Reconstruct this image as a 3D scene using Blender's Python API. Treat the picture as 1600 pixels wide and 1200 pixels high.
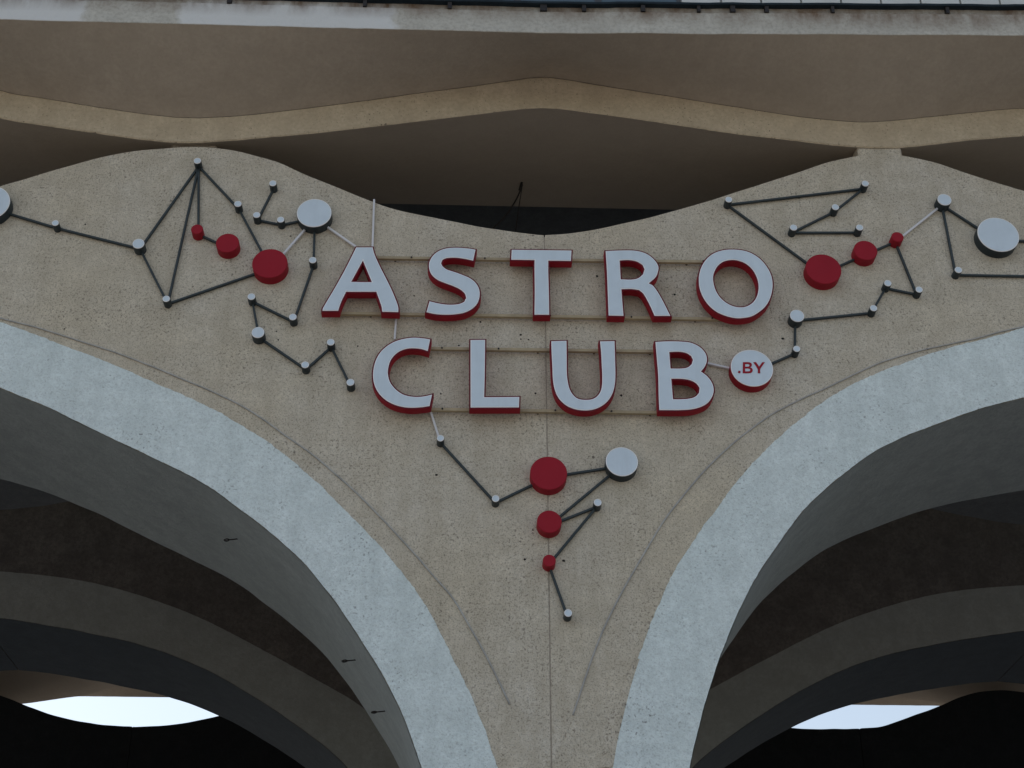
import bpy, bmesh, math, random
from mathutils import Vector, Matrix, noise
from mathutils.geometry import tessellate_polygon

for o in list(bpy.data.objects):
    bpy.data.objects.remove(o)
scene = bpy.context.scene
COL = scene.collection
rng = random.Random(7)

# ---------------------------------------------------------------- camera
PITCH, YAW = math.radians(30.0), math.radians(2.0)
cam_data = bpy.data.cameras.new('camera')
cam_data.sensor_width = 36.0
cam_data.lens = 51.75
cam_data.clip_start = 0.05
cam_data.clip_end = 2000.0
cam = bpy.data.objects.new('camera', cam_data)
COL.objects.link(cam)
fw = Vector((math.sin(YAW) * math.cos(PITCH), math.cos(YAW) * math.cos(PITCH), math.sin(PITCH)))
rt = Vector((math.cos(YAW), -math.sin(YAW), 0.0))
up = rt.cross(fw)
mw = Matrix((rt, up, -fw)).transposed().to_4x4()
mw.translation = Vector((-0.4644, -7.5, 1.6))
cam.matrix_world = mw
scene.camera = cam

# ---------------------------------------------------------------- sky, sun, exposure
SUN_EL, SUN_AZ = math.radians(52.0), math.radians(-58.0)     # behind the building, to the left
world = bpy.data.worlds.new('World')
scene.world = world
world.use_nodes = True
wn, wl = world.node_tree.nodes, world.node_tree.links
wn.clear()
w_out = wn.new('ShaderNodeOutputWorld')
w_bg = wn.new('ShaderNodeBackground')
w_bg.inputs['Strength'].default_value = 0.11
w_hs = wn.new('ShaderNodeHueSaturation')
w_hs.inputs['Saturation'].default_value = 0.72                # hazy, thinly overcast
w_sky = wn.new('ShaderNodeTexSky')
w_sky.sky_type = 'NISHITA'
w_sky.sun_disc = False
w_sky.sun_elevation = SUN_EL
w_sky.sun_rotation = SUN_AZ
w_sky.air_density = 1.3
w_sky.dust_density = 2.5
w_sky.ozone_density = 1.0
wl.new(w_sky.outputs[0], w_hs.inputs['Color'])
wl.new(w_hs.outputs[0], w_bg.inputs['Color'])
wl.new(w_bg.outputs[0], w_out.inputs['Surface'])

sun_data = bpy.data.lights.new('sun', 'SUN')
sun_data.energy = 1.2
sun_data.angle = math.radians(12.0)
sun_data.color = (1.0, 0.95, 0.88)
sun = bpy.data.objects.new('sun', sun_data)
COL.objects.link(sun)
sd = Vector((math.sin(SUN_AZ) * math.cos(SUN_EL), math.cos(SUN_AZ) * math.cos(SUN_EL), math.sin(SUN_EL)))
sun.rotation_euler = sd.to_track_quat('Z', 'Y').to_euler()
sun.location = sd * 60

vs = scene.view_settings
vs.view_transform = 'Standard'
vs.look = 'None'
vs.exposure = 0.68
vs.gamma = 1.0
vs.use_curve_mapping = False

# ---------------------------------------------------------------- data
# traced outlines in metres: x along the facade, z up (facade plane y = 0, street pier joint at x = 0)
LI = [(-3.172, 5.847), (-2.995, 5.774), (-2.767, 5.673), (-2.553, 5.56), (-2.35, 5.465), (-2.151, 5.367), (-1.964, 5.274), (-1.776, 5.142), (-1.605, 5.007), (-1.485, 4.916), (-1.308, 4.748), (-1.153, 4.553), (-1.027, 4.373), (-0.931, 4.228), (-0.846, 4.089), (-0.754, 3.899), (-0.663, 3.66)]
LO = [(-3.249, 6.293), (-3.025, 6.213), (-2.768, 6.103), (-2.575, 6.032), (-2.353, 5.928), (-2.134, 5.829), (-1.916, 5.723), (-1.768, 5.629), (-1.61, 5.532), (-1.449, 5.404), (-1.289, 5.255), (-1.16, 5.124), (-1.019, 4.978), (-0.908, 4.864), (-0.763, 4.677), (-0.677, 4.556), (-0.594, 4.4), (-0.512, 4.237), (-0.429, 4.073), (-0.376, 3.943), (-0.323, 3.799), (-0.275, 3.663)]
RO = [(2.926, 6.393), (2.692, 6.31), (2.46, 6.246), (2.274, 6.174), (2.075, 6.094), (1.92, 6.024), (1.768, 5.94), (1.536, 5.773), (1.381, 5.634), (1.258, 5.514), (1.137, 5.388), (1.031, 5.248), (0.924, 5.107), (0.835, 4.98), (0.746, 4.847), (0.71, 4.808), (0.648, 4.675), (0.572, 4.516), (0.512, 4.361), (0.459, 4.235), (0.407, 4.084), (0.362, 3.911), (0.331, 3.792), (0.308, 3.669)]
RI = [(2.839, 5.898), (2.615, 5.841), (2.385, 5.75), (2.191, 5.674), (1.934, 5.551), (1.705, 5.382), (1.476, 5.181), (1.383, 5.075), (1.29, 4.94), (1.168, 4.777), (1.076, 4.621), (0.997, 4.467), (0.921, 4.303), (0.858, 4.142), (0.802, 3.985), (0.748, 3.82), (0.709, 3.673)]
WAVE = [(-3.423, 7.303), (-3.199, 7.396), (-2.953, 7.5), (-2.702, 7.589), (-2.463, 7.635), (-2.261, 7.649), (-2.096, 7.643), (-1.93, 7.616), (-1.762, 7.566), (-1.593, 7.486), (-1.424, 7.401), (-1.216, 7.307), (-1.051, 7.231), (-0.888, 7.175), (-0.604, 7.108), (-0.363, 7.059), (-0.178, 7.03), (0.006, 7.012), (0.086, 7.014), (0.262, 7.053), (0.494, 7.111), (0.71, 7.181), (0.891, 7.248), (1.075, 7.315), (1.259, 7.391), (1.448, 7.465), (1.577, 7.521), (1.796, 7.618), (2.014, 7.69), (2.207, 7.722), (2.354, 7.713), (2.517, 7.67), (2.676, 7.609), (2.874, 7.53), (3.11, 7.438)]
BT = [(-3.556, 8.073), (-3.3, 8.035), (-2.917, 7.965), (-2.6, 7.915), (-2.307, 7.886), (-1.978, 7.917), (-1.67, 7.972), (-1.257, 8.053), (-0.839, 8.143), (-0.202, 8.273), (-0.009, 8.322), (0.44, 8.243), (1.077, 8.129), (1.709, 8.018), (2.027, 7.987), (2.198, 7.986), (2.46, 8.027), (3.235, 8.147)]
BB = [(-3.517, 7.85), (-3.096, 7.783), (-2.678, 7.716), (-2.429, 7.691), (-2.285, 7.682), (-2.062, 7.707), (-1.655, 7.766), (-1.245, 7.831), (-0.831, 7.908), (-0.202, 8.024), (-0.033, 8.054), (0.115, 8.045), (0.642, 7.968), (1.271, 7.864), (1.689, 7.814), (2.024, 7.776), (2.256, 7.769), (2.428, 7.79), (2.755, 7.845), (3.193, 7.906)]
M2i = [(-4.311, 6.033), (-3.663, 5.929), (-3.068, 5.798), (-2.576, 5.612), (-2.138, 5.374), (-1.703, 5.088), (-1.381, 4.833)]
M2o = [(-4.382, 6.444), (-3.838, 6.393), (-3.342, 6.291), (-2.731, 6.082), (-2.175, 5.809), (-1.682, 5.541), (-1.251, 5.288)]
CL = [(-3.254, 6.325), (-3.033, 6.262), (-2.839, 6.199), (-2.586, 6.114), (-2.366, 6.028), (-2.146, 5.934), (-1.926, 5.834), (-1.764, 5.749), (-1.604, 5.641), (-1.487, 5.551), (-1.314, 5.423), (-1.199, 5.317), (-1.057, 5.185), (-0.916, 5.038), (-0.768, 4.874), (-0.652, 4.735), (-0.536, 4.599), (-0.435, 4.431), (-0.326, 4.232), (-0.214, 3.997)]
CR = [(2.927, 6.398), (2.772, 6.357), (2.617, 6.308), (2.311, 6.226), (2.083, 6.154), (1.927, 6.084), (1.698, 5.962), (1.473, 5.845), (1.292, 5.736), (1.096, 5.574), (0.946, 5.43), (0.782, 5.238), (0.651, 5.063), (0.501, 4.813), (0.357, 4.555), (0.242, 4.301), (0.115, 3.942)]
LETTERS = {'A': [[(-1.158, 6.814), (-1.058, 6.817), (-1.043, 6.762), (-1.009, 6.681), (-0.971, 6.6), (-0.927, 6.503), (-0.891, 6.408), (-0.884, 6.376), (-0.884, 6.351), (-0.979, 6.352), (-0.985, 6.39), (-1.02, 6.493), (-1.201, 6.489), (-1.224, 6.424), (-1.236, 6.376), (-1.24, 6.353), (-1.333, 6.35), (-1.331, 6.37), (-1.264, 6.528), (-1.211, 6.663)], [(-1.112, 6.719), (-1.05, 6.561), (-1.175, 6.56)]], 'S': [[(-0.43, 6.815), (-0.468, 6.822), (-0.536, 6.827), (-0.598, 6.822), (-0.645, 6.805), (-0.682, 6.773), (-0.705, 6.729), (-0.711, 6.688), (-0.703, 6.647), (-0.685, 6.615), (-0.654, 6.587), (-0.613, 6.567), (-0.558, 6.544), (-0.517, 6.521), (-0.49, 6.493), (-0.481, 6.461), (-0.492, 6.433), (-0.522, 6.417), (-0.576, 6.41), (-0.636, 6.416), (-0.7, 6.432), (-0.716, 6.355), (-0.667, 6.343), (-0.607, 6.339), (-0.548, 6.343), (-0.494, 6.355), (-0.448, 6.382), (-0.415, 6.423), (-0.401, 6.475), (-0.404, 6.524), (-0.424, 6.568), (-0.458, 6.602), (-0.506, 6.627), (-0.56, 6.649), (-0.601, 6.664), (-0.629, 6.688), (-0.638, 6.71), (-0.63, 6.735), (-0.607, 6.748), (-0.556, 6.753), (-0.501, 6.747), (-0.443, 6.734)]], 'T': [[(-0.208, 6.82), (0.159, 6.823), (0.154, 6.746), (0.015, 6.745), (0.014, 6.672), (0.016, 6.509), (0.016, 6.353), (-0.072, 6.351), (-0.069, 6.507), (-0.069, 6.67), (-0.068, 6.747), (-0.211, 6.746)]], 'R': [[(0.369, 6.824), (0.445, 6.83), (0.528, 6.833), (0.583, 6.825), (0.63, 6.803), (0.669, 6.762), (0.688, 6.717), (0.684, 6.68), (0.667, 6.638), (0.623, 6.592), (0.65, 6.573), (0.678, 6.524), (0.708, 6.453), (0.742, 6.361), (0.648, 6.359), (0.62, 6.442), (0.589, 6.514), (0.563, 6.542), (0.516, 6.549), (0.455, 6.546), (0.457, 6.471), (0.461, 6.355), (0.372, 6.355), (0.372, 6.517), (0.372, 6.681)], [(0.452, 6.757), (0.511, 6.761), (0.559, 6.751), (0.592, 6.727), (0.603, 6.695), (0.592, 6.657), (0.56, 6.628), (0.519, 6.617), (0.454, 6.617)]], 'O': [[(1.154, 6.855), (1.21, 6.851), (1.264, 6.833), (1.316, 6.792), (1.353, 6.737), (1.375, 6.677), (1.381, 6.617), (1.373, 6.557), (1.354, 6.497), (1.322, 6.442), (1.278, 6.399), (1.23, 6.368), (1.175, 6.355), (1.126, 6.355), (1.073, 6.37), (1.021, 6.398), (0.979, 6.443), (0.949, 6.498), (0.932, 6.563), (0.931, 6.628), (0.94, 6.683), (0.962, 6.739), (0.997, 6.79), (1.042, 6.827), (1.099, 6.849)], [(1.139, 6.777), (1.185, 6.773), (1.229, 6.751), (1.263, 6.713), (1.286, 6.659), (1.294, 6.599), (1.287, 6.544), (1.271, 6.5), (1.243, 6.462), (1.204, 6.437), (1.163, 6.431), (1.123, 6.44), (1.084, 6.464), (1.051, 6.501), (1.029, 6.549), (1.019, 6.603), (1.019, 6.647), (1.029, 6.685), (1.053, 6.73), (1.092, 6.764)]], 'C': [[(-0.689, 6.164), (-0.731, 6.171), (-0.786, 6.174), (-0.841, 6.165), (-0.895, 6.145), (-0.942, 6.111), (-0.98, 6.064), (-1.004, 6.004), (-1.013, 5.933), (-1.007, 5.87), (-0.987, 5.815), (-0.952, 5.768), (-0.909, 5.734), (-0.854, 5.711), (-0.794, 5.702), (-0.735, 5.705), (-0.68, 5.715), (-0.668, 5.791), (-0.707, 5.779), (-0.755, 5.773), (-0.803, 5.778), (-0.845, 5.794), (-0.885, 5.828), (-0.914, 5.872), (-0.927, 5.921), (-0.927, 5.963), (-0.917, 6.012), (-0.894, 6.052), (-0.862, 6.081), (-0.82, 6.098), (-0.777, 6.101), (-0.735, 6.096), (-0.701, 6.084)]], 'L': [[(-0.451, 6.165), (-0.365, 6.168), (-0.365, 5.953), (-0.367, 5.779), (-0.164, 5.785), (-0.166, 5.716), (-0.444, 5.71)]], 'U': [[(0.026, 6.167), (0.116, 6.172), (0.115, 6.056), (0.114, 5.957), (0.117, 5.904), (0.128, 5.844), (0.151, 5.8), (0.18, 5.778), (0.218, 5.773), (0.257, 5.778), (0.287, 5.798), (0.308, 5.832), (0.318, 5.878), (0.321, 5.946), (0.32, 6.022), (0.319, 6.099), (0.315, 6.172), (0.401, 6.176), (0.4, 6.062), (0.398, 5.947), (0.392, 5.879), (0.376, 5.819), (0.345, 5.766), (0.301, 5.728), (0.249, 5.707), (0.197, 5.704), (0.146, 5.714), (0.101, 5.739), (0.063, 5.783), (0.041, 5.842), (0.032, 5.91), (0.03, 5.993), (0.027, 6.092)]], 'B': [[(0.644, 6.175), (0.714, 6.181), (0.794, 6.181), (0.854, 6.174), (0.905, 6.146), (0.936, 6.104), (0.943, 6.062), (0.934, 6.027), (0.919, 6.0), (0.901, 5.977), (0.932, 5.951), (0.959, 5.909), (0.969, 5.861), (0.959, 5.816), (0.93, 5.77), (0.886, 5.74), (0.826, 5.722), (0.754, 5.716), (0.644, 5.714), (0.645, 5.802), (0.649, 5.952), (0.646, 6.09)], [(0.722, 6.107), (0.777, 6.111), (0.823, 6.103), (0.851, 6.083), (0.86, 6.056), (0.85, 6.025), (0.824, 6.003), (0.783, 5.995), (0.724, 5.994)], [(0.724, 5.925), (0.779, 5.926), (0.832, 5.918), (0.87, 5.896), (0.887, 5.867), (0.882, 5.833), (0.857, 5.806), (0.817, 5.792), (0.772, 5.788), (0.727, 5.787)]]}
BY = [[[(1.129, 6.006), (1.142, 6.006), (1.141, 5.992), (1.128, 5.992)]], [[(1.162, 6.066), (1.196, 6.067), (1.211, 6.061), (1.214, 6.049), (1.209, 6.037), (1.201, 6.032), (1.212, 6.026), (1.216, 6.014), (1.211, 5.999), (1.195, 5.992), (1.155, 5.991)], [(1.174, 6.054), (1.191, 6.055), (1.199, 6.051), (1.2, 6.045), (1.196, 6.039), (1.19, 6.036), (1.173, 6.036)], [(1.172, 6.024), (1.191, 6.024), (1.201, 6.021), (1.201, 6.014), (1.199, 6.006), (1.189, 6.004), (1.17, 6.003)]], [[(1.224, 6.067), (1.24, 6.068), (1.256, 6.038), (1.277, 6.068), (1.293, 6.069), (1.262, 6.022), (1.259, 5.993), (1.244, 5.993), (1.246, 6.022)]]]
NODES = {'n1': (-3.443, 7.119, 0.1305, 'W'), 'n2': (-3.012, 6.977, 0.0208, 's'), 'n3': (-2.487, 6.835, 0.0359, 'm'), 'n4': (-2.198, 7.483, 0.0227, 's'), 'n5': (-1.912, 7.152, 0.0227, 's'), 'n6': (-2.144, 6.953, 0.0366, 'r'), 'n7': (-1.948, 6.854, 0.0705, 'R'), 'n8': (-1.678, 6.709, 0.107, 'R'), 'n9': (-2.272, 6.438, 0.0218, 's'), 'n10': (-1.709, 7.318, 0.0221, 's'), 'n11': (-1.789, 7.07, 0.0222, 's'), 'n12': (-1.638, 7.038, 0.0222, 's'), 'n13': (-1.435, 7.094, 0.1074, 'W'), 'n14': (-1.42, 6.739, 0.0226, 's'), 'n15': (-1.51, 6.326, 0.0225, 's'), 'n16': (-1.768, 6.465, 0.023, 's'), 'n17': (-1.707, 6.213, 0.0378, 'm'), 'n18': (-1.414, 5.997, 0.0224, 's'), 'n19': (-1.275, 6.155, 0.0226, 's'), 'n20': (-1.144, 5.884, 0.023, 's'), 'm1': (1.167, 7.267, 0.0219, 's'), 'm2': (2.056, 7.418, 0.0225, 's'), 'm3': (1.842, 7.225, 0.0227, 's'), 'm4': (1.56, 7.059, 0.0228, 's'), 'm5': (1.978, 7.07, 0.0225, 's'), 'm6': (1.716, 6.749, 0.1104, 'R'), 'm7': (1.995, 6.896, 0.0736, 'R'), 'm8': (2.21, 7.004, 0.038, 'r'), 'm9': (2.55, 7.302, 0.0448, 'm'), 'm10': (2.852, 7.037, 0.1307, 'W'), 'm11': (2.557, 6.762, 0.0226, 's'), 'm12': (2.291, 6.61, 0.0216, 's'), 'm13': (2.103, 6.653, 0.0224, 's'), 'm14': (1.992, 6.468, 0.0218, 's'), 'm15': (1.518, 6.402, 0.0433, 'm'), 'm16': (1.493, 6.168, 0.021, 's'), 'by': (1.213, 6.029, 0.1255, 'Y'), 'b1': (-0.613, 5.527, 0.0204, 's'), 'b2': (-0.296, 5.152, 0.0207, 's'), 'b3': (0.002, 5.316, 0.1047, 'R'), 'b4': (0.419, 5.395, 0.0919, 'W'), 'b5': (0.002, 5.016, 0.0684, 'R'), 'b6': (0.274, 5.137, 0.0218, 's'), 'b7': (-0.001, 4.783, 0.0356, 'r'), 'b8': (0.096, 4.481, 0.0213, 's')}
ENDS = {'eA1': (-1.169, 6.883), 'eV0': (-1.073, 7.25), 'eV1': (-1.066, 6.881), 'eF0': (-0.9, 6.369), 'eF1': (-0.903, 6.215), 'eC': (-0.675, 5.728), 'eB': (0.956, 6.09), 'eR1': (3.438, 7.017), 'eR2': (3.388, 6.763)}
RAILS = [[(-1.147, 6.792), (1.106, 6.812)], [(-1.299, 6.383), (1.153, 6.393)], [(-0.887, 6.146), (0.79, 6.156)], [(-0.871, 5.734), (0.766, 5.739)]]
HOLE_SPOTS = [(-0.798, 6.541), (-0.151, 6.275), (-0.149, 6.244), (-0.103, 6.242), (-0.52, 6.191), (-1.121, 6.174), (-0.619, 5.859), (-0.065, 5.873), (-0.392, 6.361), (0.322, 6.71), (0.794, 6.587), (1.434, 6.283), (0.44, 5.868), (-0.631, 5.329), (0.263, 5.459), (-0.086, 4.996), (-0.132, 4.819), (0.082, 4.814), (-2.864, 6.257), (-2.852, 7.023), (-1.578, 6.965), (-1.611, 6.268), (-1.594, 6.208), (2.307, 6.229)]
HOOKS = [(-1.804, 0.55, 5.16), (-1.069, 0.58, 4.434), (-0.894, 0.68, 4.169)]
STRIP = [(0.467, 4.253), (0.416, 4.104), (0.365, 3.921), (0.334, 3.802), (0.307, 3.669)]


# ---------------------------------------------------------------- materials
def new_mat(name):
    m = bpy.data.materials.new(name)
    m.use_nodes = True
    nt = m.node_tree
    b = nt.nodes['Principled BSDF']
    return m, nt, b

def N(nt, kind, **kw):
    n = nt.nodes.new(kind)
    for k, v in kw.items():
        if k in n.inputs:
            n.inputs[k].default_value = v
        else:
            setattr(n, k, v)
    return n

def pos_scaled(nt, sx, sy, sz):
    g = N(nt, 'ShaderNodeNewGeometry')
    mp = N(nt, 'ShaderNodeMapping')
    mp.inputs['Scale'].default_value = (sx, sy, sz)
    nt.links.new(g.outputs['Position'], mp.inputs['Vector'])
    return mp.outputs[0]

def noise_tex(nt, scale, detail=4.0, rough=0.55, vec=None, dist=0.0):
    n = N(nt, 'ShaderNodeTexNoise')
    n.inputs['Scale'].default_value = scale
    n.inputs['Detail'].default_value = detail
    n.inputs['Roughness'].default_value = rough
    n.inputs['Distortion'].default_value = dist
    nt.links.new(vec if vec is not None else pos_scaled(nt, 1, 1, 1), n.inputs['Vector'])
    return n.outputs['Fac']

def ramp(nt, fac, stops):
    r = N(nt, 'ShaderNodeValToRGB')
    el = r.color_ramp.elements
    while len(el) < len(stops):
        el.new(0.5)
    for e, (p, c) in zip(el, stops):
        e.position = p
        e.color = (c, c, c, 1) if not hasattr(c, '__len__') else (*c, 1)
    nt.links.new(fac, r.inputs[0])
    return r.outputs[0]

def mix(nt, fac, a, b, mode='MIX'):
    m = N(nt, 'ShaderNodeMix', data_type='RGBA', blend_type=mode)
    for sock, v in ((m.inputs['Factor'], fac), (m.inputs['A'], a), (m.inputs['B'], b)):
        pass
    fs, as_, bs = m.inputs[0], m.inputs[6], m.inputs[7]
    for sock, v in ((fs, fac), (as_, a), (bs, b)):
        if hasattr(v, 'is_output'):
            nt.links.new(v, sock)
        elif hasattr(v, '__len__'):
            sock.default_value = (*v, 1)
        else:
            sock.default_value = v
    return m.outputs[2]

def bump(nt, b, height, strength, dist, prev=None):
    n = N(nt, 'ShaderNodeBump')
    n.inputs['Strength'].default_value = strength
    n.inputs['Distance'].default_value = dist
    nt.links.new(height, n.inputs['Height'])
    if prev is not None:
        nt.links.new(prev, n.inputs['Normal'])
    nt.links.new(n.outputs[0], b.inputs['Normal'])
    return n.outputs[0]

def stucco(name, base, dark, pale, speck=(0.08, 0.065, 0.05), speck_lo=0.64, grain=1.0, streak=0.25, rough=0.9, blotch=1.0, clus_lo=0.36, sand=0.0):
    """sprayed cement render: blotches, rain streaks, sand grains and small dark pits"""
    m, nt, b = new_mat(name)
    big = noise_tex(nt, 0.9, 5, 0.6)
    mid = noise_tex(nt, 7.0, 5, 0.65)
    fine = noise_tex(nt, 38.0, 4, 0.65)
    grainy = noise_tex(nt, 150.0, 2, 0.5)
    c = mix(nt, ramp(nt, big, [(0.32, 0.0), (0.68, 1.0)]), base, pale)
    c = mix(nt, ramp(nt, mid, [(0.38, 0.55 * blotch), (0.62, 0.0)]), c, dark)
    c = mix(nt, ramp(nt, fine, [(0.36, 0.55 * blotch), (0.6, 0.0)]), c, dark)
    if streak:
        st = noise_tex(nt, 1.0, 5, 0.6, pos_scaled(nt, 9.0, 9.0, 0.55))
        c = mix(nt, ramp(nt, st, [(0.50, 0.0), (0.68, streak)]), c, dark)
    # pits cluster where the mid blotches are dark
    pit = noise_tex(nt, 62.0, 2, 0.55)
    pm = ramp(nt, pit, [(speck_lo, 0.0), (speck_lo + 0.12, 1.0)])
    clus = ramp(nt, noise_tex(nt, 3.2, 4, 0.6), [(clus_lo, 0.08), (clus_lo + 0.26, 1.0)])
    mm = N(nt, 'ShaderNodeMath', operation='MULTIPLY')
    nt.links.new(pm, mm.inputs[0]); nt.links.new(clus, mm.inputs[1])
    c = mix(nt, mm.outputs[0], c, speck)
    if sand:
        sg = noise_tex(nt, 115.0, 2, 0.6)
        c = mix(nt, ramp(nt, sg, [(0.52, 0.0), (0.66, sand)]), c, speck)
    nt.links.new(c, b.inputs['Base Color'])
    b.inputs['Roughness'].default_value = rough
    b.inputs['Specular IOR Level'].default_value = 0.25
    n1 = bump(nt, b, grainy, 0.55 * grain, 0.006)
    n2 = bump(nt, b, fine, 0.6 * grain, 0.012, n1)
    bump(nt, b, noise_tex(nt, 4.0, 3, 0.5), 0.35, 0.02, n2)
    return m

def plain(name, col, rough=0.5, var=0.12, nscale=14.0, metal=0.0, spec=0.4, bmp=0.0):
    m, nt, b = new_mat(name)
    f = noise_tex(nt, nscale, 4, 0.6)
    lo = tuple(v * (1 - var) for v in col)
    hi = tuple(min(1, v * (1 + var)) for v in col)
    c = mix(nt, ramp(nt, f, [(0.3, 0.0), (0.7, 1.0)]), lo, hi)
    nt.links.new(c, b.inputs['Base Color'])
    r = N(nt, 'ShaderNodeMapRange')
    r.inputs['To Min'].default_value = rough * 0.85
    r.inputs['To Max'].default_value = min(1.0, rough * 1.2)
    nt.links.new(noise_tex(nt, nscale * 2.3, 3, 0.6), r.inputs['Value'])
    nt.links.new(r.outputs[0], b.inputs['Roughness'])
    b.inputs['Metallic'].default_value = metal
    b.inputs['Specular IOR Level'].default_value = spec
    if bmp:
        bump(nt, b, f, bmp, 0.005)
    return m

M = {}
M['tan'] = stucco('tan_render', (0.675, 0.582, 0.435), (0.47, 0.405, 0.305), (0.68, 0.622, 0.53), speck=(0.20, 0.17, 0.135), speck_lo=0.56, streak=0.4, clus_lo=0.38, sand=0.6)
M['beam'] = stucco('ochre_render', (0.60, 0.48, 0.33), (0.44, 0.35, 0.24), (0.64, 0.53, 0.38), speck_lo=0.62)
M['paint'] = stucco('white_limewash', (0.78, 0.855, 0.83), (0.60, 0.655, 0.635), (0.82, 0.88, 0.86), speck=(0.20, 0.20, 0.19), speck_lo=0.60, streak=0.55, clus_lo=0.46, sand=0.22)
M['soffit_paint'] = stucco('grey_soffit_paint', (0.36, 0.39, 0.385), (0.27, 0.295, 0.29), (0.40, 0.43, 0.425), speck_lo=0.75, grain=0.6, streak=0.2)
M['soffit'] = stucco('brown_soffit_paint', (0.42, 0.35, 0.275), (0.33, 0.275, 0.215), (0.46, 0.39, 0.315), blotch=0.6, speck_lo=0.80, grain=0.3, streak=0.0)
M['soffit2'] = stucco('brown_inner_soffit_paint', (0.43, 0.36, 0.29), (0.36, 0.30, 0.24), (0.46, 0.39, 0.315), blotch=0.4, speck_lo=0.80, grain=0.3, streak=0.0)
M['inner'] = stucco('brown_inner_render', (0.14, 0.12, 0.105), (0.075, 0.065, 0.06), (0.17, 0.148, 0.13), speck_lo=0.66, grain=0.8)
M['back'] = stucco('shaded_rear_render', (0.022, 0.023, 0.025), (0.015, 0.016, 0.017), (0.028, 0.029, 0.03), speck_lo=0.75, grain=0.6)  # backlit darkness of the rear wall put into the base colour
M['inner_band'] = stucco('shaded_inner_paint', (0.29, 0.29, 0.265), (0.23, 0.23, 0.21), (0.32, 0.32, 0.295), speck_lo=0.75, grain=0.6)  # grey band paint, darkened to carry the interior shade
M['arch_under'] = stucco('shaded_soffit_paint', (0.055, 0.07, 0.085), (0.042, 0.052, 0.064), (0.066, 0.082, 0.096), speck_lo=0.78, grain=0.4, streak=0.0)  # shade under the inner arches put into the paint colour
M['ceiling'] = stucco('dim_ceiling', (0.15, 0.165, 0.175), (0.11, 0.12, 0.13), (0.18, 0.19, 0.20), speck_lo=0.78, grain=0.4, streak=0.0)
M['mortar'] = plain('joint_mortar', (0.36, 0.31, 0.25), 0.95, 0.3, 30, bmp=0.4)
M['red'] = plain('red_paint', (0.31, 0.012, 0.024), 0.65, 0.06, 5, spec=0.2)
M['red_side'] = plain('red_side_vinyl', (0.31, 0.010, 0.022), 0.6, 0.08, 8, spec=0.2)
M['maroon'] = plain('maroon_face_rim', (0.13, 0.008, 0.02), 0.6, 0.06, 8, spec=0.2)
def face_mat():
    """acrylic sign face: faint grime runs and dust"""
    m = plain('white_acrylic_face', (0.63, 0.71, 0.77), 0.5, 0.04, 9)
    nt = m.node_tree; b = nt.nodes['Principled BSDF']
    src = b.inputs['Base Color'].links[0].from_socket
    run = noise_tex(nt, 1.0, 5, 0.65, pos_scaled(nt, 22, 22, 2.2))
    c = mix(nt, ramp(nt, run, [(0.50, 0.0), (0.74, 0.22)]), src, (0.48, 0.53, 0.56))
    nt.links.new(c, b.inputs['Base Color'])
    return m
M['face'] = face_mat()
M['trim'] = plain('white_edge_trim', (0.88, 0.87, 0.86), 0.4, 0.02, 6)
M['navy'] = plain('dark_navy_paint', (0.022, 0.032, 0.038), 0.5, 0.15, 12)
M['rod'] = plain('dark_grey_rod_paint', (0.032, 0.043, 0.046), 0.55, 0.2, 10)
M['white_rod'] = plain('white_rod_paint', (0.70, 0.69, 0.70), 0.5, 0.06, 12)
M['rail'] = plain('tan_rail_paint', (0.40, 0.32, 0.20), 0.6, 0.15, 16)
M['cable'] = plain('grey_cable_sheath', (0.40, 0.385, 0.36), 0.7, 0.25, 12)
M['black'] = plain('dark_hole_spot', (0.02, 0.018, 0.015), 0.9, 0.2, 20)  # stands for the shade inside the drill holes
M['iron'] = plain('rusty_dark_iron', (0.035, 0.03, 0.028), 0.6, 0.3, 40, metal=0.4)
M['bracket'] = plain('tan_zinc_bracket', (0.20, 0.16, 0.115), 0.7, 0.3, 40)
M['flashing'] = plain('dark_painted_flashing', (0.02, 0.03, 0.038), 0.85, 0.25, 9, spec=0.15)
M['panel'] = plain('pale_cladding', (0.62, 0.62, 0.58), 0.5, 0.06, 5)
M['frame'] = plain('dark_window_frame', (0.06, 0.065, 0.07), 0.5, 0.1, 9)
M['floor'] = plain('light_cutting_dark', (0.055, 0.055, 0.056), 0.9, 0.2, 1.2, bmp=0.2)  # unseen floor colour, kept dark to absorb bounce light
M['ground'] = plain('paving', (0.30, 0.285, 0.26), 0.9, 0.2, 0.8, bmp=0.2)

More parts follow.
